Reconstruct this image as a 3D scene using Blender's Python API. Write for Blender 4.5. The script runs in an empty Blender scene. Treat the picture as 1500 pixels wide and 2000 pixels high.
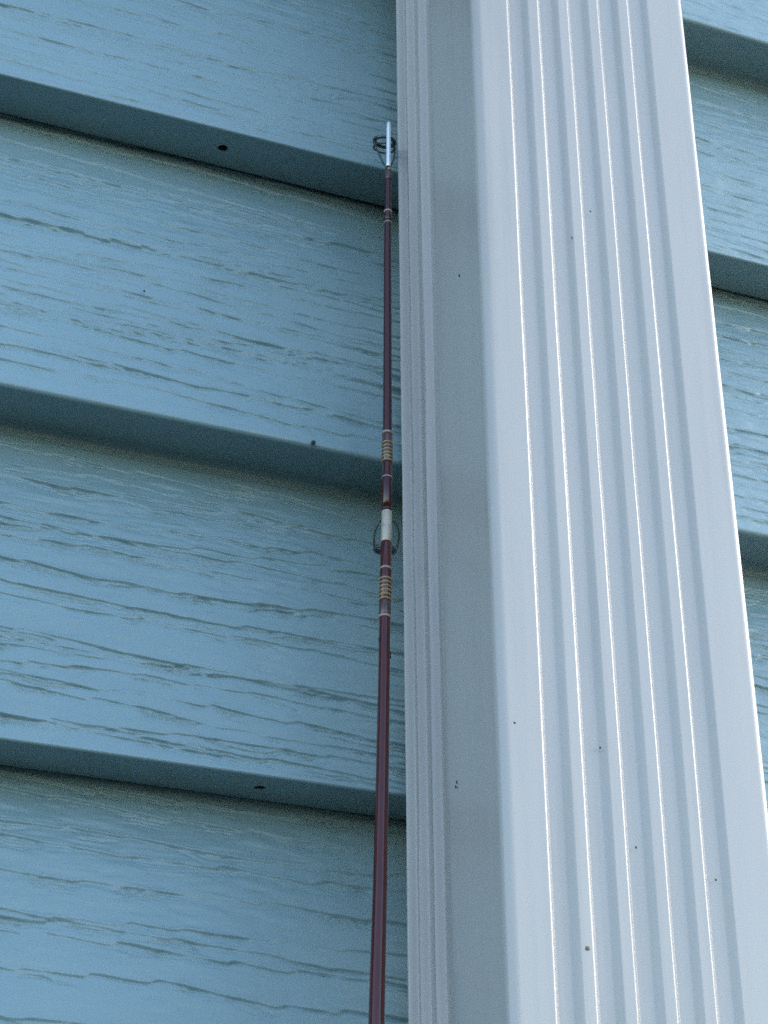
import bpy, bmesh, math, random
import numpy as np
from mathutils import Vector, Matrix

# ------------------------------------------------------------------ camera, sky, sun, exposure
S = bpy.context.scene
COL = S.collection
Z0 = 1.75                                   # height above the ground of the lowest lap edge in view

cam_d = bpy.data.cameras.new('camera')
cam = bpy.data.objects.new('camera', cam_d)
COL.objects.link(cam)
cam_d.sensor_fit = 'VERTICAL'
cam_d.sensor_height = 24.0
cam_d.lens = 3829.4 / 2000 * 24.0
cam_d.clip_start = 0.02
cam_d.clip_end = 500
R_ = Vector((0.9290317, -0.3699556, -0.00574093))
U_ = Vector((-0.17685595, -0.45764211, 0.87137))
F_ = Vector((0.3249955, 0.80851503, 0.49059287))
m = Matrix.Identity(4)
for i in range(3):
    m[i][0], m[i][1], m[i][2] = R_[i], U_[i], -F_[i]
m[0][3], m[1][3], m[2][3] = 0.0, -0.44899, Z0 - 0.18304
cam.matrix_world = m
S.camera = cam

SUN_DIR = Vector((0.86, -0.04, 0.46)).normalized()     # towards the light
w = bpy.data.worlds.new('World')
S.world = w
w.use_nodes = True
nt = w.node_tree
nt.nodes.clear()
sky = nt.nodes.new('ShaderNodeTexSky')
sky.sky_type = 'NISHITA'
sky.sun_disc = False
sky.sun_elevation = math.asin(SUN_DIR.z)
sky.sun_rotation = math.atan2(SUN_DIR.x, SUN_DIR.y)
sky.air_density = 1.0
sky.dust_density = 0.9
bg = nt.nodes.new('ShaderNodeBackground')
bg.inputs['Strength'].default_value = 0.15
wo = nt.nodes.new('ShaderNodeOutputWorld')
nt.links.new(sky.outputs[0], bg.inputs[0])
nt.links.new(bg.outputs[0], wo.inputs[0])

sd = bpy.data.lights.new('sun', 'SUN')
sd.energy = 0.7
sd.angle = math.radians(20)
sd.color = (1.0, 0.96, 0.9)
sun = bpy.data.objects.new('sun', sd)
sun.rotation_euler = SUN_DIR.to_track_quat('Z', 'Y').to_euler()
sun.location = (2, -2, 5)
COL.objects.link(sun)

S.view_settings.view_transform = 'Standard'
S.view_settings.look = 'None'
S.view_settings.gamma = 1.0
S.view_settings.use_curve_mapping = False
S.view_settings.exposure = 2.04
S.render.film_transparent = False
S.cycles.use_denoising = False          # the fine grain of the paint survives

# ------------------------------------------------------------------ helpers
def empty(name, loc, label, cat, group=None):
    o = bpy.data.objects.new(name, None)
    o.empty_display_size = 0.05
    o.location = loc
    COL.objects.link(o)
    o['label'] = label
    o['category'] = cat
    if group:
        o['group'] = group
    return o

def link(name, me, mat=None, parent=None, label=None):
    o = bpy.data.objects.new(name, me)
    COL.objects.link(o)
    if mat and not me.materials:
        me.materials.append(mat)
    if parent:
        o.parent = parent
        o.matrix_parent_inverse = Matrix.Translation(parent.location).inverted()
    if label:
        o['label'] = label
    return o

def mesh_np(name, V, F, smooth=True):
    """V (n,3), F (m,4) numpy -> mesh"""
    me = bpy.data.meshes.new(name)
    V = np.asarray(V, np.float32)
    F = np.asarray(F, np.int32)
    me.vertices.add(len(V))
    me.vertices.foreach_set('co', V.ravel())
    me.loops.add(F.size)
    me.loops.foreach_set('vertex_index', F.ravel())
    me.polygons.add(len(F))
    k = F.shape[1]
    me.polygons.foreach_set('loop_start', np.arange(0, F.size, k, dtype=np.int32))
    me.polygons.foreach_set('loop_total', np.full(len(F), k, np.int32))
    me.update(calc_edges=True)
    me.polygons.foreach_set('use_smooth', np.full(len(F), smooth))
    return me

def tube_mesh(name, pts, rad, sides=16, closed=False, cap=True):
    """sweep a circle along pts (list of Vector) with radii"""
    pts = [Vector(p) for p in pts]
    n = len(pts)
    if not hasattr(rad, '__len__'):
        rad = [rad] * n
    bm = bmesh.new()
    rings = []
    up = None
    for i, p in enumerate(pts):
        if closed:
            t = (pts[(i + 1) % n] - pts[i - 1]).normalized()
        else:
            t = (pts[min(i + 1, n - 1)] - pts[max(i - 1, 0)]).normalized()
        if up is None:
            a = Vector((1, 0, 0)) if abs(t.x) < .8 else Vector((0, 1, 0))
            up = (a - t * a.dot(t)).normalized()
        else:
            up = (up - t * up.dot(t)).normalized()
        b = t.cross(up)
        rings.append([bm.verts.new(p + (up * math.cos(2 * math.pi * k / sides) + b * math.sin(2 * math.pi * k / sides)) * rad[i]) for k in range(sides)])
    rr = range(n) if closed else range(n - 1)
    for i in rr:
        A, B = rings[i], rings[(i + 1) % n]
        for k in range(sides):
            f = bm.faces.new((A[k], A[(k + 1) % sides], B[(k + 1) % sides], B[k]))
            f.smooth = True
    if cap and not closed:
        bm.faces.new(rings[0][::-1])
        bm.faces.new(rings[-1])
    bmesh.ops.recalc_face_normals(bm, faces=bm.faces)
    me = bpy.data.meshes.new(name)
    bm.to_mesh(me)
    bm.free()
    return me

def box_mesh(name, lo, hi, bevel=0.0):
    bm = bmesh.new()
    bmesh.ops.create_cube(bm, size=1)
    for v in bm.verts:
        v.co = Vector([lo[i] + (hi[i] - lo[i]) * (v.co[i] + .5) for i in range(3)])
    if bevel:
        bmesh.ops.bevel(bm, geom=bm.edges[:], offset=bevel, segments=2, affect='EDGES')
    me = bpy.data.meshes.new(name)
    bm.to_mesh(me)
    bm.free()
    return me

# ------------------------------------------------------------------ materials
def new_mat(name):
    m = bpy.data.materials.new(name)
    m.use_nodes = True
    nt = m.node_tree
    b = nt.nodes['Principled BSDF']
    return m, nt, b

def noise(nt, scale, detail=4, rough=.55, vec=None, dist=0):
    n = nt.nodes.new('ShaderNodeTexNoise')
    n.inputs['Scale'].default_value = scale
    n.inputs['Detail'].default_value = detail
    n.inputs['Roughness'].default_value = rough
    n.inputs['Distortion'].default_value = dist
    if vec:
        nt.links.new(vec, n.inputs['Vector'])
    return n

def obj_vec(nt, scale=(1, 1, 1)):
    tc = nt.nodes.new('ShaderNodeTexCoord')
    mp = nt.nodes.new('ShaderNodeMapping')
    mp.inputs['Scale'].default_value = scale
    nt.links.new(tc.outputs['Object'], mp.inputs['Vector'])
    return mp.outputs[0]

def ramp(nt, fac, stops):
    r = nt.nodes.new('ShaderNodeValToRGB')
    r.color_ramp.elements[0].position = stops[0][0]
    r.color_ramp.elements[0].color = (*stops[0][1], 1)
    r.color_ramp.elements[1].position = stops[-1][0]
    r.color_ramp.elements[1].color = (*stops[-1][1], 1)
    for p, c in stops[1:-1]:
        e = r.color_ramp.elements.new(p)
        e.color = (*c, 1)
    nt.links.new(fac, r.inputs[0])
    return r.outputs[0]

def maprange(nt, v, a, b, c, d):
    n = nt.nodes.new('ShaderNodeMapRange')
    for k, x in zip((1, 2, 3, 4), (a, b, c, d)):
        n.inputs[k].default_value = x
    nt.links.new(v, n.inputs[0])
    return n.outputs[0]

def bump(nt, b, h, strength, dist, prev=None):
    n = nt.nodes.new('ShaderNodeBump')
    n.inputs['Strength'].default_value = strength
    n.inputs['Distance'].default_value = dist
    nt.links.new(h, n.inputs['Height'])
    if prev:
        nt.links.new(prev, n.inputs['Normal'])
    nt.links.new(n.outputs[0], b.inputs['Normal'])
    return n.outputs[0]

# blue embossed vinyl
M_SID, nt, b = new_mat('blue_vinyl')
v = obj_vec(nt)
n1 = noise(nt, 9, 5, .6, v)
n2 = noise(nt, 140, 3, .6, obj_vec(nt, (.35, 1, 1.6)))
mx = nt.nodes.new('ShaderNodeMath'); mx.operation = 'MULTIPLY_ADD'
nt.links.new(n2.outputs[0], mx.inputs[0]); mx.inputs[1].default_value = .35
nt.links.new(n1.outputs[0], mx.inputs[2])
c = ramp(nt, mx.outputs[0], [(.4, (.166, .266, .294)), (.7, (.192, .298, .325)), (1.0, (.219, .327, .351))])
nt.links.new(c, b.inputs['Base Color'])
n3 = noise(nt, 60, 4, .6, v)
nt.links.new(maprange(nt, n3.outputs[0], .3, .7, .30, .44), b.inputs['Roughness'])
b.inputs['Specular IOR Level'].default_value = .65
g = noise(nt, 2600, 2, .6, v)
g2 = noise(nt, 500, 3, .6, obj_vec(nt, (.2, 1, 1)))
p = bump(nt, b, g.outputs[0], .4, .00010)
bump(nt, b, g2.outputs[0], .35, .00018, p)

# white enamel on aluminium
M_WHT, nt, b = new_mat('white_enamel')
v = obj_vec(nt)
n1 = noise(nt, 30, 6, .65, obj_vec(nt, (1, 1, .12)))
n4 = noise(nt, 420, 4, .6, obj_vec(nt, (1, 1, .012)))
mw = nt.nodes.new('ShaderNodeMath'); mw.operation = 'MULTIPLY_ADD'
nt.links.new(n4.outputs[0], mw.inputs[0]); mw.inputs[1].default_value = .45
mw2 = nt.nodes.new('ShaderNodeMath'); mw2.operation = 'SUBTRACT'; mw2.inputs[1].default_value = .225
nt.links.new(n1.outputs[0], mw2.inputs[0]); nt.links.new(mw2.outputs[0], mw.inputs[2])
c = ramp(nt, mw.outputs[0], [(.3, (.355, .345, .325)), (.52, (.42, .404, .378)), (.8, (.44, .424, .395))])
nt.links.new(c, b.inputs['Base Color'])
n3 = noise(nt, 120, 5, .6, obj_vec(nt, (1, 1, .06)))
nt.links.new(maprange(nt, n3.outputs[0], .3, .7, .22, .36), b.inputs['Roughness'])
b.inputs['Specular IOR Level'].default_value = .6
g = noise(nt, 1500, 2, .6, v)
g2 = noise(nt, 260, 3, .6, obj_vec(nt, (1, 1, .08)))
p = bump(nt, b, g.outputs[0], .3, .00005)
bump(nt, b, g2.outputs[0], .12, .0001, p)

def lacquer(name, c0, c1, rough=.18, coat=.6, scale=900):
    m, nt, b = new_mat(name)
    n = noise(nt, scale, 4, .6, obj_vec(nt, (1, 1, .3)))
    nt.links.new(ramp(nt, n.outputs[0], [(.3, c0), (.7, c1)]), b.inputs['Base Color'])
    b.inputs['Roughness'].default_value = rough
    b.inputs['Coat Weight'].default_value = coat
    b.inputs['Specular IOR Level'].default_value = .35
    b.inputs['Coat Roughness'].default_value = .12
    bump(nt, b, noise(nt, 1800, 2, .5, obj_vec(nt)).outputs[0], .25, .00005)
    return m

M_MAROON = lacquer('maroon_lacquer', (.052, .006, .004), (.075, .009, .006), .14, .3)
M_PLUM = lacquer('plum_lacquer', (.036, .006, .007), (.054, .009, .010), .14, .3)
M_BROWN = lacquer('brown_thread', (.05, .025, .025), (.09, .04, .035), .35)
M_GOLD = lacquer('gold_thread', (.22, .145, .05), (.36, .26, .11), .35)
M_TAN = lacquer('pale_thread', (.28, .22, .18), (.40, .33, .27), .4)
M_CREAM = lacquer('cream_sleeve', (.36, .31, .24), (.48, .42, .34), .4)
M_BLACK = lacquer('black_thread', (.008, .008, .01), (.02, .02, .022), .3)

M_STEEL, nt, b = new_mat('bright_steel')
b.inputs['Base Color'].default_value = (.88, .9, .92, 1)
b.inputs['Metallic'].default_value = .6
n = noise(nt, 700, 4, .6, obj_vec(nt))
nt.links.new(maprange(nt, n.outputs[0], .3, .7, .2, .28), b.inputs['Roughness'])
M_WIRE, nt, b = new_mat('dark_wire')
n = noise(nt, 1200, 4, .6, obj_vec(nt))
nt.links.new(ramp(nt, n.outputs[0], [(.35, (.03, .045, .045)), (.65, (.14, .17, .16))]), b.inputs['Base Color'])
b.inputs['Metallic'].default_value = .7
b.inputs['Roughness'].default_value = .3
M_CORK = lacquer('cork', (.32, .2, .1), (.5, .34, .19), .8, 0, 300)
M_DIRT = lacquer('dirt', (.02, .025, .025), (.05, .05, .045), .8, 0)
M_MUD = lacquer('dried_mud', (.12, .10, .06), (.24, .2, .13), .85, 0, 2500)
M_DARK = lacquer('cavity', (.01, .012, .015), (.02, .022, .025), .8, 0)

M_GRASS, nt, b = new_mat('lawn')
n = noise(nt, 3, 8, .7, obj_vec(nt))
nt.links.new(ramp(nt, n.outputs[0], [(.3, (.018, .032, .018)), (.7, (.028, .046, .026))]), b.inputs['Base Color'])
b.inputs['Roughness'].default_value = .9
bump(nt, b, noise(nt, 60, 6, .7, obj_vec(nt)).outputs[0], .8, .03)
M_CONC, nt, b = new_mat('concrete')
n = noise(nt, 12, 8, .7, obj_vec(nt))
nt.links.new(ramp(nt, n.outputs[0], [(.3, (.26, .25, .24)), (.7, (.36, .35, .33))]), b.inputs['Base Color'])
b.inputs['Roughness'].default_value = .9
M_BOARD, nt, b = new_mat('sheathing_board')
n = noise(nt, 20, 5, .6, obj_vec(nt))
nt.links.new(ramp(nt, n.outputs[0], [(.3, (.05, .06, .06)), (.7, (.09, .1, .1))]), b.inputs['Base Color'])
b.inputs['Roughness'].default_value = .9

# ------------------------------------------------------------------ ground
me = bpy.data.meshes.new('ground')
n = 24
gx = np.linspace(-60, 60, n)
X, Y = np.meshgrid(gx, gx)
V = np.stack([X.ravel(), Y.ravel(), np.zeros(X.size)], 1)
I = np.arange(n * n).reshape(n, n)
F = np.stack([I[:-1, :-1].ravel(), I[:-1, 1:].ravel(), I[1:, 1:].ravel(), I[1:, :-1].ravel()], 1)
gr = link('ground', mesh_np('ground', V, F), M_GRASS)
gr['kind'] = 'structure'

# ------------------------------------------------------------------ clapboard wall of embossed vinyl
E = 0.1016
INNER = {'lock': (.0070, .0005), 'fold': (.0050, .0009)}
TA, TB = 0.0109, 0.0159        # how far the two kinds of lap edge stand out
WALL_L, WALL_R = -1.6, 1.7

def edge_z(k):                 # height of the outer edge of course k (k grows downwards), and its kind
    if k % 2:
        return Z0 + (3 - k) * E, 'lock'
    return Z0 + (3 - k) * E - 0.0054, 'fold'

def vnoise(x, scale, rng):
    """smooth 1-D value noise, about -1..1"""
    x = (x - x.min()) / scale
    k = rng.uniform(-1, 1, int(x.max()) + 3)
    i = np.floor(x).astype(int)
    f = x - i
    f = f * f * (3 - 2 * f)
    return k[i] * (1 - f) + k[i + 1] * f

def smooth(a, b, x):
    t = np.clip((x - a) / (b - a), 0, 1)
    return t * t * (3 - 2 * t)

def ledge_path(u, rng, jag, drift):
    """a grain line: long gentle falls, now and then a short abrupt rise"""
    x = u.min() - .02
    y = 0.
    ks, ys = [x], [y]
    while x < u.max() + .05:
        run = rng.uniform(.008, .030)
        x += run
        y += run * rng.uniform(.02, .13) * drift * 1.25
        ks.append(x); ys.append(y)
        rise = rng.uniform(.0012, .0035)
        x += rise
        y -= jag * rng.uniform(.1, 1.0)
        ks.append(x); ys.append(y)
    ys = np.array(ys)
    ks = np.array(ks)
    ys = ys - np.polyval(np.polyfit(ks, ys, 1), ks) + .012 * (ks - ks.mean()) * drift
    y = np.interp(u, ks, ys)
    return y

GRAIN = {   # course: (mean spacing, line depth, striation depth, jag)
    0: (.0030, .26, .28, .0007),
    1: (.0024, .30, .20, .0006),
    2: (.0036, .42, .36, .0010),
    3: (.0044, .42, .56, .0011),
    4: (.0064, .56, .62, .0015),
}

def grain(u, v, k):
    """relief in metres at u (along, ascending) x v (distance down from the top of the face)"""
    rng = np.random.default_rng(700 + k * 13)
    sp, dep, stri, jag = GRAIN.get(k, (.006, .48, .26, .0010))
    U, Vv = u[:, None], v[None, :]
    H = np.zeros((len(u), len(v)))
    y = -.004
    while y < v.max() + .01:
        line = y + ledge_path(u, rng, jag, 1.0) + vnoise(u, .05, rng) * .0011 + vnoise(u, .003, rng) * .00012 + vnoise(u, .0012, rng) * .00006
        d = Vv - line[:, None]
        amp = np.clip(.80 + .30 * vnoise(u, .018, rng) + .18 * vnoise(u, .005, rng), 0.42, 1.15)
        L = (.0020 + .0012 * (vnoise(u, .02, rng) + 1)) * (sp / .007)
        w = .00027 * (1 + .4 * vnoise(u, .007, rng))
        step = smooth(0, 1, d / w[:, None])
        fall = np.exp(-np.clip(d, 0, None) / L[:, None])
        H -= (amp * dep * 1e-3)[:, None] * step * fall
        H += (amp * dep * .22e-3)[:, None] * np.exp(-((d + .0003) / .00035) ** 2)
        # combed striations hanging below the line, in lens-shaped patches
        pa = np.clip(vnoise(u, .011, rng) * 1.4 + .50 + .3 * vnoise(u, .003, rng), 0, 1)
        reach = (.0014 + .0036 * pa) * (sp / .007) ** .5
        ph = vnoise(u, .02, rng) * 2.2 + vnoise(u, .006, rng) * .7
        per = .00100 + .00012 * rng.uniform(-1, 1)
        q = d / per + ph[:, None] + (u * rng.uniform(12, 30))[:, None]
        tri = (q - np.floor(q))
        comb = -smooth(0, .22, tri) * (1 - tri) * 1.35
        # each tooth line fades in and out by itself
        ti = np.floor(q).astype(int)
        tab = rng.uniform(0, 1, 512)
        nz = vnoise(u, .0065, rng)[:, None] * .6 + tab[np.mod(ti, 512)] - .08
        mask = np.clip(pa[:, None] * 1.6, 0, 1) * smooth(0, .0003, d) * (1 - smooth(.35, 1.05, d / reach[:, None])) * np.clip(nz * 1.8, 0, 1)
        H += comb * mask * stri * 1e-3
        y += sp * rng.uniform(.62, 1.38)
    # weaker hairlines between the main ledges
    y = -.002
    while y < v.max() + .004:
        line = y + ledge_path(u, rng, jag * .6, 1.0) + vnoise(u, .0015, rng) * .00006
        d = Vv - line[:, None]
        a = np.clip(vnoise(u, .008, rng) * 1.6 - .1, 0, 1) * rng.uniform(.3, 1)
        H -= (a * dep * .40e-3)[:, None] * smooth(-.00008, .00020, d) * np.exp(-np.clip(d, 0, None) / .0005)
        y += sp * rng.uniform(.15, .40)
    # short stray scratches on the smooth fields
    for _ in range(int(260 * (u.max() - u.min()) / .5)):
        u0 = rng.uniform(u.min(), u.max()); v0 = rng.uniform(0, v.max())
        ln = rng.uniform(.002, .010); sl = rng.uniform(-.02, .10)
        i0, i1 = np.searchsorted(u, [u0 - ln, u0 + ln])
        if i1 - i0 < 4:
            continue
        uu = u[i0:i1]
        j0, j1 = np.searchsorted(v, [v0 - .002, v0 + .002])
        if j1 <= j0:
            continue
        dd = v[None, j0:j1] - (v0 + sl * (uu - u0))[:, None]
        H[i0:i1, j0:j1] -= rng.uniform(.02, .07) * 1e-3 * np.exp(-(dd / .00022) ** 2) * (1 - ((uu - u0) / ln) ** 2)[:, None]
    # soft mottling of the emboss
    def n2d(su, sv):
        gu = (u - u.min()) / su; gv = (v - v.min()) / sv
        T = rng.uniform(-1, 1, (int(gu.max()) + 3, int(gv.max()) + 3))
        iu = gu.astype(int); iv = gv.astype(int)
        fu = gu - iu; fv = gv - iv
        fu = (fu * fu * (3 - 2 * fu))[:, None]; fv = (fv * fv * (3 - 2 * fv))[None, :]
        a, b_ = T[iu][:, iv], T[iu + 1][:, iv]
        c, d_ = T[iu][:, iv + 1], T[iu + 1][:, iv + 1]
        return (a * (1 - fu) + b_ * fu) * (1 - fv) + (c * (1 - fu) + d_ * fu) * fv
    H += n2d(.009, .0020) * 1.7e-4 + n2d(.0035, .0010) * 8e-5 + n2d(.0018, .0007) * 3e-5
    # low swells
    H += (vnoise(u, .06, rng)[:, None] * vnoise(np.linspace(0, v.max(), len(v)), .03, rng)[None, :]) * 6e-5
    return H

HOLES = {1: [-.68, -.28, .12780, .53, .93], 3: [-.66, -.26, .14490, .55, .95]}

def u_columns(fine, holes):
    a = list(np.arange(.048, .200, .0007)) if fine else []
    b_ = list(np.arange(.260, .345, .0008)) if fine else []
    if fine:
        left = [.048]
        s = .0006
        while left[-1] > WALL_L:
            s = min(s * 1.07, .02)
            left.append(left[-1] - s)
        left[-1] = WALL_L
        mid = list(np.arange(.203, .259, .004))
        right = [.345]
        s = .0006
        while right[-1] < WALL_R:
            s = min(s * 1.07, .02)
            right.append(right[-1] + s)
        right[-1] = WALL_R
        u = left[::-1] + a[1:] + mid + b_ + right[1:]
    else:
        u = list(np.arange(WALL_L, WALL_R + .001, .004))
    u = np.unique(np.round(np.array(u), 6))
    for h in holes:
        for e in (h - .0032, h + .0032):
            u = u[np.abs(u - e) > .0003]
            u = np.sort(np.append(u, e))
    return u

def make_board(k, parent):
    zb, kind = edge_z(k)                    # own lower edge
    za, above = edge_z(k - 1)               # edge of the course above
    t = TA if kind == 'lock' else TB
    fine = -1 <= k <= 5
    if above == 'lock':                     # starts hidden behind the course above
        top = np.array([INNER['lock'][0] + .0018, za + INNER['lock'][1] + .006])
    else:                                   # the fold: the same sheet runs on
        top = np.array([INNER['fold'][0] + .0001, za + INNER['fold'][1]])
    bot = np.array([-t, zb])
    down = bot - top
    Lf = np.linalg.norm(down)
    dn = down / Lf
    nrm = np.array([dn[1], -dn[0]])         # outwards (towards -y)
    if nrm[0] > 0:
        nrm = -nrm
    r = .0006 if kind == 'lock' else .0013
    # inner end of the underside
    inner = np.array([INNER[kind][0] - (.0010 if kind == 'lock' else 0), zb + INNER[kind][1]])
    ud = inner - bot
    ul = np.linalg.norm(ud)
    ud = ud / ul
    # face rows
    rows = {0: 200, 1: 400, 2: 460, 3: 460, 4: 400, 5: 120, -1: 120}.get(k, 40)
    # fillet between face and underside
    ang = math.acos(float(np.dot(-dn, ud)))
    cut = r / math.tan(ang / 2)
    vf = np.linspace(0, Lf - cut, rows)
    P = [top + dn * s for s in vf]
    cen = bot - dn * cut - nrm * r
    a0 = bot - dn * cut - cen
    nf = 7
    tot = math.pi - ang
    sgn = 1.0
    def rot2(p, a):
        return np.array([p[0] * math.cos(a) - p[1] * math.sin(a), p[0] * math.sin(a) + p[1] * math.cos(a)])
    test = rot2(a0, tot)
    if np.linalg.norm(cen + test - (bot + ud * cut)) > 1e-4:
        sgn = -1.0
    for i in range(1, nf + 1):
        P.append(cen + rot2(a0, sgn * tot * i / nf))
    n_face_rows = len(P)
    # underside
    f2 = .0028 if kind == 'fold' else 0.0
    P.append(bot + ud * (cut + .0003))
    for s in np.linspace(cut + .0008, ul - f2 - .0012, 5):
        P.append(bot + ud * s)
    i_und0, i_und1 = n_face_rows + 1, len(P) - 1
    P.append(bot + ud * (ul - f2 - .0004))
    P.append(bot + ud * (ul - f2))
    if kind == 'fold':                      # soft inside bend into the next face
        p0 = P[-1]
        zn, kn = edge_z(k + 1)
        dnx = np.array([-(TA if kn == 'lock' else TB), zn]) - inner
        p2 = inner + dnx / np.linalg.norm(dnx) * .0034 + np.array([-.00005, 0])
        for q in np.linspace(0, 1, 7)[1:]:
            P.append((1 - q) ** 2 * p0 + 2 * q * (1 - q) * inner + q * q * p2)
    else:                                   # hem turned up behind
        P.append(P[-1] + np.array([.0006, .0004]))
        P.append(P[-1] + np.array([.0002, .006]))
    P = np.array(P)
    hol = HOLES.get(k, [])
    u = u_columns(fine, hol)
    nu, npf = len(u), len(P)
    Yc = np.tile(P[:, 0], (nu, 1))
    Zc = np.tile(P[:, 1], (nu, 1))
    # relief over the face, dying out on the edges
    H = grain(u, vf, k)
    H = H * (smooth(.003 if above == 'fold' else 0, .011 if above == 'fold' else .003, vf) * (1 - smooth(Lf - cut - .0018, Lf - cut, vf)))[None, :]
    Yc[:, :rows] += nrm[0] * H
    Zc[:, :rows] += nrm[1] * H
    # sheet is never dead flat: oil-canning and a slightly wavy edge
    rng = np.random.default_rng(90 + k)
    wav = vnoise(u, .16, rng) * .00035
    prof = np.interp(np.arange(npf), [0, rows * .5, rows, npf - 1], [0, .6, 1, .1])
    Yc -= wav[:, None] * prof[None, :]
    Zc += (vnoise(u, .21, rng) * .0003)[:, None] * np.interp(np.arange(npf), [0, rows * .7, rows, npf - 1], [0, .2, 1, .6])[None, :]
    V = np.stack([np.repeat(u, npf), Yc.ravel(), Zc.ravel()], 1)
    I = np.arange(nu * npf).reshape(nu, npf)
    keep = np.ones((nu - 1, npf - 1), bool)
    holes_geo = []
    for h in hol:
        i0 = int(np.argmin(np.abs(u - (h - .0032))))
        i1 = int(np.argmin(np.abs(u - (h + .0032))))
        keep[i0:i1, i_und0:i_und1] = False
        holes_geo.append((i0, i1, h))
    A, B, C, D = I[:-1, :-1], I[1:, :-1], I[1:, 1:], I[:-1, 1:]
    F = np.stack([A[keep], D[keep], C[keep], B[keep]], 1)
    me = mesh_np('siding_board', V, F)
    if holes_geo:
        bm = bmesh.new()
        bm.from_mesh(me)
        bm.verts.ensure_lookup_table()
        for i0, i1, h in holes_geo:
            bm.verts.ensure_lookup_table()
            loop = []
            loop += [I[i, i_und0] for i in range(i0, i1)]
            loop += [I[i1, j] for j in range(i_und0, i_und1)]
            loop += [I[i, i_und1] for i in range(i1, i0, -1)]
            loop += [I[i0, j] for j in range(i_und1, i_und0, -1)]
            vs = [bm.verts[int(i)] for i in loop]
            c = sum((x.co for x in vs), Vector()) / len(vs)
            ax = Vector((1, 0, 0))
            ay = Vector((0, ud[0], ud[1]))
            up = ax.cross(ay)
            if up.z < 0:
                up = -up
            def ring(rr, dz):
                out = []
                for x in vs:
                    d = x.co - c
                    a, b_ = d.dot(ax), d.dot(ay)
                    th = math.atan2(b_ , a)
                    out.append(bm.verts.new(c + (ax * math.cos(th) * 1.15 + ay * math.sin(th)) * rr * (1 + .05 * math.sin(3 * th)) + up * dz))
                return out
            r0, r0b, r1, r2, r3 = ring(.0019, 0), ring(.00156, .00002), ring(.00152, .00006), ring(.00142, .00045), ring(.00140, .0030)
            nl = len(vs)
            flip = None
            gn = Vector(vs[1].link_faces[0].normal)
            for P0, P1 in ((vs, r0), (r0, r0b), (r0b, r1), (r1, r2), (r2, r3)):
                if flip is None:
                    f = bm.faces.new((P0[0], P0[1], P1[1], P1[0]))
                    f.normal_update()
                    flip = f.normal.dot(gn) < 0
                    bm.faces.remove(f)
                for i in range(nl):
                    q4 = (P0[i], P0[(i + 1) % nl], P1[(i + 1) % nl], P1[i])
                    f = bm.faces.new(q4[::-1] if flip else q4)
                    f.smooth = True
                    if P0 is r2:
                        f.material_index = 1
            f = bm.faces.new(r3[::-1] if flip else r3)
            f.material_index = 1
        me.materials.append(M_SID)
        me.materials.append(M_DARK)
        bm.to_mesh(me)
        bm.free()
    return link('siding_board', me, M_SID, parent)

wall = empty('house_wall', (0.05, .05, 0), 'blue wall of horizontal lap siding with embossed wood grain behind the white downspout', 'wall')
for k in range(-7, 18):
    make_board(k, wall)
link('sheathing', box_mesh('sheathing', (WALL_L, .018, .20), (WALL_R, .12, 2.72)), M_BOARD, wall)
link('foundation', box_mesh('foundation', (WALL_L, .0, -.05), (WALL_R, .12, .20)), M_CONC, wall)

# ------------------------------------------------------------------ downspout
DX0, DX1 = .1782, .24845
DYF, DYB = -.0755, -.0180
dsp = empty('downspout', ((DX0 + DX1) / 2, (DYF + DYB) / 2, .06), 'white fluted metal downspout running up the blue siding', 'downspout')

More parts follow.
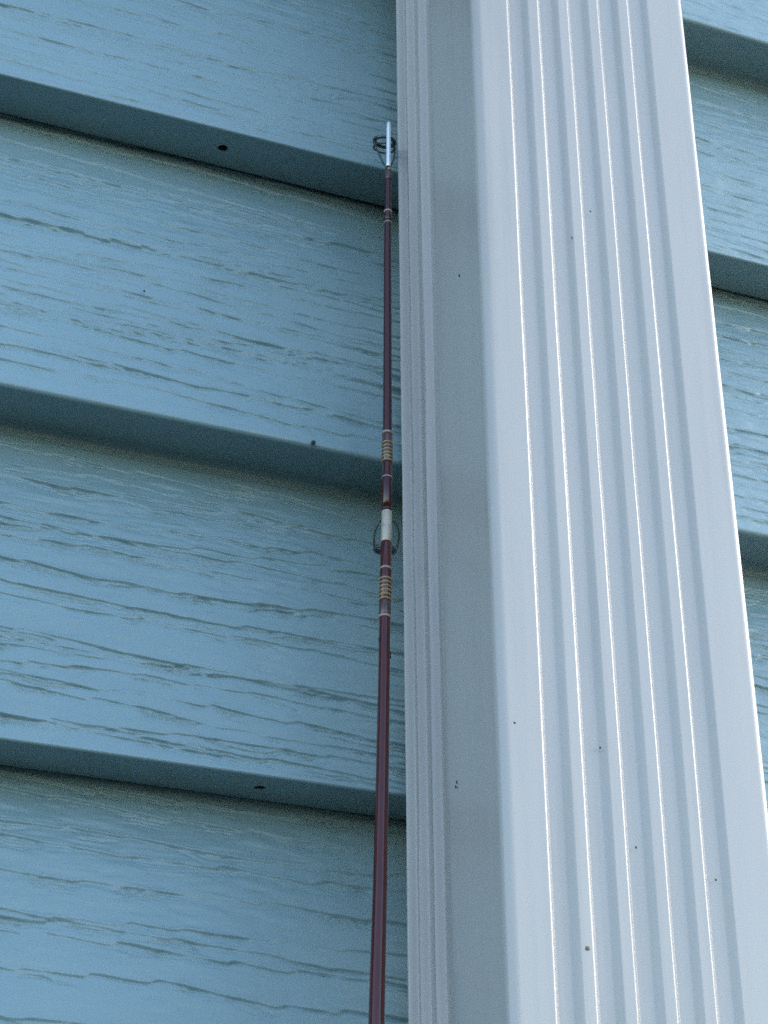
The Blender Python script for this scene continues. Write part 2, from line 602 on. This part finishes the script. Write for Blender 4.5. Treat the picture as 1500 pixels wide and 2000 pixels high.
def downspout_profile():
    """closed outline (x, y), starting at back left, going to the front left, front right, back right"""
    pts = []
    def arc(cx, cy, r, a0, a1, n):
        for i in range(n + 1):
            a = math.radians(a0 + (a1 - a0) * i / n)
            pts.append((cx + r * math.cos(a), cy + r * math.sin(a)))
    def soft_groove(p0, d, out, s0, s1, depth, w0, w1, n=9):
        """s0..s1 the groove's mouth along d from p0; w0, w1 the widths of its two flanks"""
        def P_(s, h):
            pts.append((p0[0] + d[0] * s - out[0] * h, p0[1] + d[1] * s - out[1] * h))
        P_(s0 - .0007, 0); P_(s0 - .00015, 0)
        for i in range(n + 1):
            q = i / n
            h = depth * (q * q * (3 - 2 * q))
            s = s0 + w0 * q
            pts.append((p0[0] + d[0] * s - out[0] * h, p0[1] + d[1] * s - out[1] * h))
        if s1 - w1 - s0 - w0 > .0008:
            P_(s0 + w0 + .0002, depth); P_(s1 - w1 - .0002, depth)
        for i in range(n + 1):
            q = i / n
            h = depth * (1 - q * q * (3 - 2 * q))
            s = s1 - w1 + w1 * q
            pts.append((p0[0] + d[0] * s - out[0] * h, p0[1] + d[1] * s - out[1] * h))
        P_(s1 + .00015, 0); P_(s1 + .0007, 0)
    r = .0024
    # left side, from back to front: x = DX0, y from DYB to DYF; out = -x
    arc(DX0 + .0010, DYB - .0010, .0010, 90, 180, 5)
    HB = .0023                          # beads: short fall, then a long rise turned a little to the wall
    for s0_, a_, b_ in ((.0013, .0024, .0087), (.0087, .0098, .0177), (.0177, .0192, .0277)):
        for q in range(1, 9):
            t_ = q / 8
            pts.append((DX0 + HB * t_ * t_ * (3 - 2 * t_) if q < 8 else DX0 + HB, DYB - (s0_ + (a_ - s0_) * t_)))
        for q in range(1, 10):
            t_ = q / 9
            pts.append((DX0 + HB * (1 - (t_ * .75 + .25 * t_ * t_ * (3 - 2 * t_))), DYB - (a_ + (b_ - a_) * t_)))
    pts.append((DX0, DYB - .0280)); pts.append((DX0, DYB - .0290))
    pts.append((DX0, DYF + r + .0012)); pts.append((DX0, DYF + r + .0003))
    arc(DX0 + r, DYF + r, r, 180, 270, 9)
    pts.append((DX0 + r + .0003, DYF)); pts.append((DX0 + r + .0012, DYF))
    # front: y = DYF, x from DX0 to DX1; out = -y
    x = .0113
    for i in range(5):
        soft_groove((DX0, DYF), (1, 0), (0, -1), x - .0009, x + .0063, .0013, .0016, .0019)
        x += .00994
    pts.append((DX1 - r - .0012, DYF)); pts.append((DX1 - r - .0003, DYF))
    arc(DX1 - r, DYF + r, r, 270, 360, 9)
    pts.append((DX1, DYF + r + .0003)); pts.append((DX1, DYF + r + .0012))
    for s0, s1 in ((.0292, .0338), (.0398, .0432), (.0482, .0514)):
        soft_groove((DX1, DYF), (0, 1), (1, 0), s0, s1, .0011, .0013, .0013)
    arc(DX1 - .0010, DYB - .0010, .0010, 0, 90, 5)
    return pts

prof = downspout_profile()
pp = np.array(prof)
zs = list(np.arange(.06, 1.60, .04)) + list(np.arange(1.60, 2.12, .0035)) + list(np.arange(2.14, 2.90, .04))
zs = np.array(zs)
rng = np.random.default_rng(5)
npf = len(pp)
cen = pp.mean(0)
V = np.zeros((len(zs), npf, 3))
arcpos = np.cumsum(np.r_[0, np.linalg.norm(np.diff(pp, axis=0), axis=1)])
tangent = np.roll(pp, -1, 0) - np.roll(pp, 1, 0)
tangent /= np.linalg.norm(tangent, axis=1)[:, None] + 1e-9
outn = np.stack([-tangent[:, 1], tangent[:, 0]], 1)
if np.mean((outn * (pp - cen)).sum(1)) < 0:
    outn = -outn
W = np.zeros((len(zs), npf))
for s, a in ((.055, .00010), (.02, .00006), (.25, .00025)):
    A = np.stack([vnoise(zs, s, rng) for _ in range(9)], 1)
    q = arcpos / arcpos.max() * 8
    i = np.clip(np.floor(q).astype(int), 0, 7)
    f = q - i
    f = f * f * (3 - 2 * f)
    W += a * (A[:, i] * (1 - f) + A[:, i + 1] * f)
V[:, :, 0] = pp[None, :, 0] + outn[None, :, 0] * W
V[:, :, 1] = pp[None, :, 1] + outn[None, :, 1] * W
V[:, :, 2] = zs[:, None]
Vin = V.copy()
Vin[:, :, :2] -= outn[None] * .0006
I = np.arange(len(zs) * npf).reshape(len(zs), npf)
J = np.roll(I, -1, 1)
F1 = np.stack([I[:-1].ravel(), J[:-1].ravel(), J[1:].ravel(), I[1:].ravel()], 1)
off = I.size
# top and bottom rims join the inner skin at both ends
sel = [0, len(zs) - 1]
Vi = np.concatenate([V.reshape(-1, 3), Vin[0], Vin[-1]])
r0, r1 = np.arange(npf) + off, np.arange(npf) + off + npf
F2 = np.stack([np.roll(I[0], -1), I[0], r0, np.roll(r0, -1)], 1)
F3 = np.stack([I[-1], np.roll(I[-1], -1), np.roll(r1, -1), r1], 1)
F4 = np.stack([r0, np.roll(r0, -1), np.roll(r1, -1), r1], 1)[:, ::-1]
me = mesh_np('pipe', Vi, np.concatenate([F1, F2, F3, F4]))
bm = bmesh.new(); bm.from_mesh(me); bmesh.ops.recalc_face_normals(bm, faces=bm.faces); bm.to_mesh(me); bm.free()
link('pipe', me, M_WHT, dsp)
for zz in (.9, 2.62):       # fixing straps, above and below the part in view
    o = box_mesh('strap', (DX0 - .022, DYB + .0035, zz), (DX1 + .022, DYB + .0055, zz + .022))
    link('strap', o, M_WHT, dsp)

# ------------------------------------------------------------------ small specks of dirt
def speck(parent, loc, r, out, mat=M_DIRT, squash=.45, seed=0, stretch=1.0, name='dirt_speck'):
    rnd = random.Random(seed)
    bm = bmesh.new()
    bmesh.ops.create_icosphere(bm, subdivisions=2, radius=r)
    out = Vector(out)
    for v in bm.verts:
        d = v.co.normalized()
        v.co *= 1 + rnd.uniform(-.28, .28)
        v.co.z *= stretch
        k = v.co.dot(out)
        v.co -= out * k * (1 - squash)
    for f in bm.faces:
        f.smooth = True
    me = bpy.data.meshes.new(name)
    for v in bm.verts:
        v.co += Vector(loc)
    bm.to_mesh(me)
    bm.free()
    return link(name, me, mat, parent)

FR = (0, -1, 0)
for i, (x, z, r, st) in enumerate(((.18194, -.0053, .00032, 1), (.20364, -.0082, .00026, 1.2), (.21119, -.0314, .00026, 1), (.2314, -.0366, .00026, 1.1),
                                   (.21125, .1499, .00028, 1), (.20504, .1393, .00022, 1.2))):
    speck(dsp, (x, DYF - .00005, Z0 + z), r, FR, M_DIRT, .4, i, st)
speck(dsp, (.19741, DYF, Z0 - .0562), .00072, FR, M_MUD, .35, 21, 1.0, 'mud_spot')
for i, (dy, dz, r, st) in enumerate(((0, .0006, .00022, 2.2), (.0006, -.0004, .0003, 1.3), (-.0004, -.0009, .00018, 1))):
    speck(dsp, (DX0 - .00003, -.0507 + dy, Z0 - .0117 + dz), r, (-1, 0, 0), M_DIRT, .4, 30 + i, st)
speck(dsp, (DX0 - .00003, -.0608, Z0 + .1297), .00028, (-1, 0, 0), M_DIRT, .4, 40, 1.8)
speck(wall, (.15335, -TB - .00005, Z0 + .0974), .00055, FR, M_DIRT, .7, 50, 1.3)
speck(wall, (.10557, -.0068, Z0 + .1419), .00030, FR, M_DIRT, .6, 51, 1.0)

# ------------------------------------------------------------------ fishing rod
# centre line, height above Z0 -> x, y, radius; it leans out from the wall towards its foot
RZ = [-1.750, -.0698, -.0333, .00685, .03595, .0625, .0923, .1274, .1555, .18945, .2091]
RX = [.0520, .15817, .16071, .16311, .16463, .16629, .16772, .16904, .17004, .17153, .17236]
RY = [-.2050, -.0490, -.0455, -.0420, -.0395, -.0370, -.0345, -.0320, -.0300, -.0275, -.0260]
RR = [.0048, .00182, .00165, .00149, .00142, .00132, .00128, .00118, .00110, .00092, .00085]

def rp(z):
    return Vector((float(np.interp(z, RZ, RX)), float(np.interp(z, RZ, RY)), z + Z0)), float(np.interp(z, RZ, RR))

rod = empty('fishing_rod', (rp(-1.75)[0].x, rp(-1.75)[0].y, 0), 'thin maroon fishing rod with gold thread wraps standing in the corner between siding and downspout', 'fishing rod')

def rod_seg(name, z0, z1, mat, extra=0.0, n=None, ends=0.0, label=None, sides=20):
    n = n or max(2, int(abs(z1 - z0) / .006))
    P, R = [], []
    for i in range(n + 1):
        z = z0 + (z1 - z0) * i / n
        p, r = rp(z)
        P.append(p)
        R.append(r + extra)
    if ends:        # rounded ends
        d = (P[-1] - P[0]).normalized()
        P = [P[0]] + [P[0] + d * ends] + P[1:-1] + [P[-1] - d * ends, P[-1]]
        R = [R[0] - ends] + [R[0]] + R[1:-1] + [R[-1], R[-1] - ends]
    return link(name, tube_mesh(name, P, R, sides), mat, rod, label)

rod_seg('lower_blank', -1.50, .0675, M_MAROON, n=60)
rod_seg('upper_blank', .0675, .1900, M_PLUM, -.00002, n=24)
rod_seg('grip', -1.70, -1.38, M_CORK, .0080, n=14, ends=.003)
rod_seg('butt_cap', -1.7496, -1.70, M_BLACK, .0095, n=3, ends=.002)
# brown varnished bindings under the gold
rod_seg('binding', .0836, .0923, M_BROWN, .00014, ends=.00008)
rod_seg('binding', .0695, .0830, M_PLUM, .00010, ends=.00008)
rod_seg('binding', .0402, .0573, M_MAROON, .00014, ends=.0001)
rod_seg('binding', .0354, .0395, M_BROWN, .00012, ends=.00008)
rod_seg('binding', .1690, .1720, M_PLUM, .00010, ends=.00006)
rod_seg('binding', .1850, .1876, M_BROWN, .00012, ends=.00006)
# pale and gold thread rings
def ringlet(z, mat, h=.0007, e=.00026, name='thread_ring'):
    rod_seg(name, z - h / 2, z + h / 2, mat, e, n=2, ends=h * .3)
ringlet(.1724, M_TAN, .0008, .00022)
ringlet(.1681, M_TAN, .0005, .00012)
ringlet(.0928, M_TAN, .0008, .00030)
for i in range(6):
    ringlet(.0894 - i * .00118, M_GOLD, .00062, .00027, 'gold_thread_ring')
ringlet(.0782, M_TAN, .0006, .00016)
ringlet(.0680, M_BLACK, .0008, .00016)
rod_seg('cream_sleeve', .0577, .0674, M_CREAM, .00008, ends=.00008)
ringlet(.0495, M_TAN, .0008, .00030)
for i in range(6):
    ringlet(.0463 - i * .00122, M_GOLD, .00068, .00028, 'gold_thread_ring')
ringlet(.0351, M_TAN, .0008, .00028)
for i, (z, s, a) in enumerate(((.0282, -1, 0), (.0237, 1, 0), (.0248, 1, 1))):
    p, r = rp(z)
    speck(rod, p + Vector((s * r, -.0003, 0)), .00042, (s, 0, 0), M_DIRT, .6, 60 + i, 1.4, 'dirt_crumb')

# tip tube and collar
rod_seg('tip_tube', .1893, .2088, M_STEEL, -.00018, n=8, ends=.0004)
rod_seg('tip_collar', .1884, .1903, M_GOLD, -.00002, n=2, ends=.0001)
ringlet(.1878, M_BLACK, .0010, .00012)

def ring_pts(c, ax, r, n=40, a0=0, a1=360):
    ax = ax.normalized()
    e1 = Vector((1, 0, 0)); e1 = (e1 - ax * e1.dot(ax)).normalized()
    e2 = ax.cross(e1)
    m_ = n if a1 - a0 >= 360 else n + 1
    return [c + (e1 * math.cos(math.radians(a0 + (a1 - a0) * i / n)) + e2 * math.sin(math.radians(a0 + (a1 - a0) * i / n))) * r for i in range(m_)]

# tip-top: a ring behind the tube, held by two wires
axis = (rp(.2085)[0] - rp(.19)[0]).normalized()
tc = rp(.2035)[0] + Vector((.0006, .0048, .0012))
axt = (axis + Vector((0, -.30, 0))).normalized()
g = link('tip_guide_ring', tube_mesh('tip_guide_ring', ring_pts(tc, axt, .0031), .00058, 10, closed=True), M_WIRE, rod)
link('guide_insert', tube_mesh('guide_insert', ring_pts(tc + axt * .0001, axt, .0027), .00034, 10, closed=True), M_WIRE, rod)
link('guide_frame', tube_mesh('guide_frame', ring_pts(tc - axt * .0023 + Vector((0, -.0003, 0)), axt, .0031), .00030, 8, closed=True), M_WIRE, rod)
for s in (-1, 1):
    P = [tc + Vector((s * .0033, 0, 0)), tc + Vector((s * .0032, -.0008, -.0045)), tc + Vector((s * .0022, -.0025, -.0088)), rp(.1905)[0] + Vector((s * .0004, .0010, 0))]
    # smooth the bend
    Q = []
    for i in range(13):
        q = i / 12
        Q.append(P[0] * (1 - q) ** 3 + P[1] * 3 * q * (1 - q) ** 2 + P[2] * 3 * q * q * (1 - q) + P[3] * q ** 3)
    link('guide_wire', tube_mesh('guide_wire', Q, .00026, 8), M_WIRE, rod)

# second guide beside the cream sleeve
axis = (rp(.07)[0] - rp(.05)[0]).normalized()
gc = rp(.0600)[0] + Vector((.0014, .0046, -.0018))
axg = (axis + Vector((0, -.25, 0))).normalized()
link('guide_ring', tube_mesh('guide_ring', ring_pts(gc, axg, .0028), .00042, 10, closed=True), M_WIRE, rod)
link('guide_insert', tube_mesh('guide_insert', ring_pts(gc + axg * .0006, axg, .0024), .00028, 10, closed=True), M_WIRE, rod)
for s in (-1, 1):
    P = [gc + Vector((s * .0028, 0, 0)), gc + Vector((s * .0041, -.0010, .0034)), gc + Vector((s * .0032, -.0038, .0066)), rp(.0655)[0] + Vector((s * .0011, .0004, 0))]
    Q = []
    for i in range(13):
        q = i / 12
        Q.append(P[0] * (1 - q) ** 3 + P[1] * 3 * q * (1 - q) ** 2 + P[2] * 3 * q * q * (1 - q) + P[3] * q ** 3)
    link('guide_wire', tube_mesh('guide_wire', Q, .00028, 8), M_WIRE, rod)
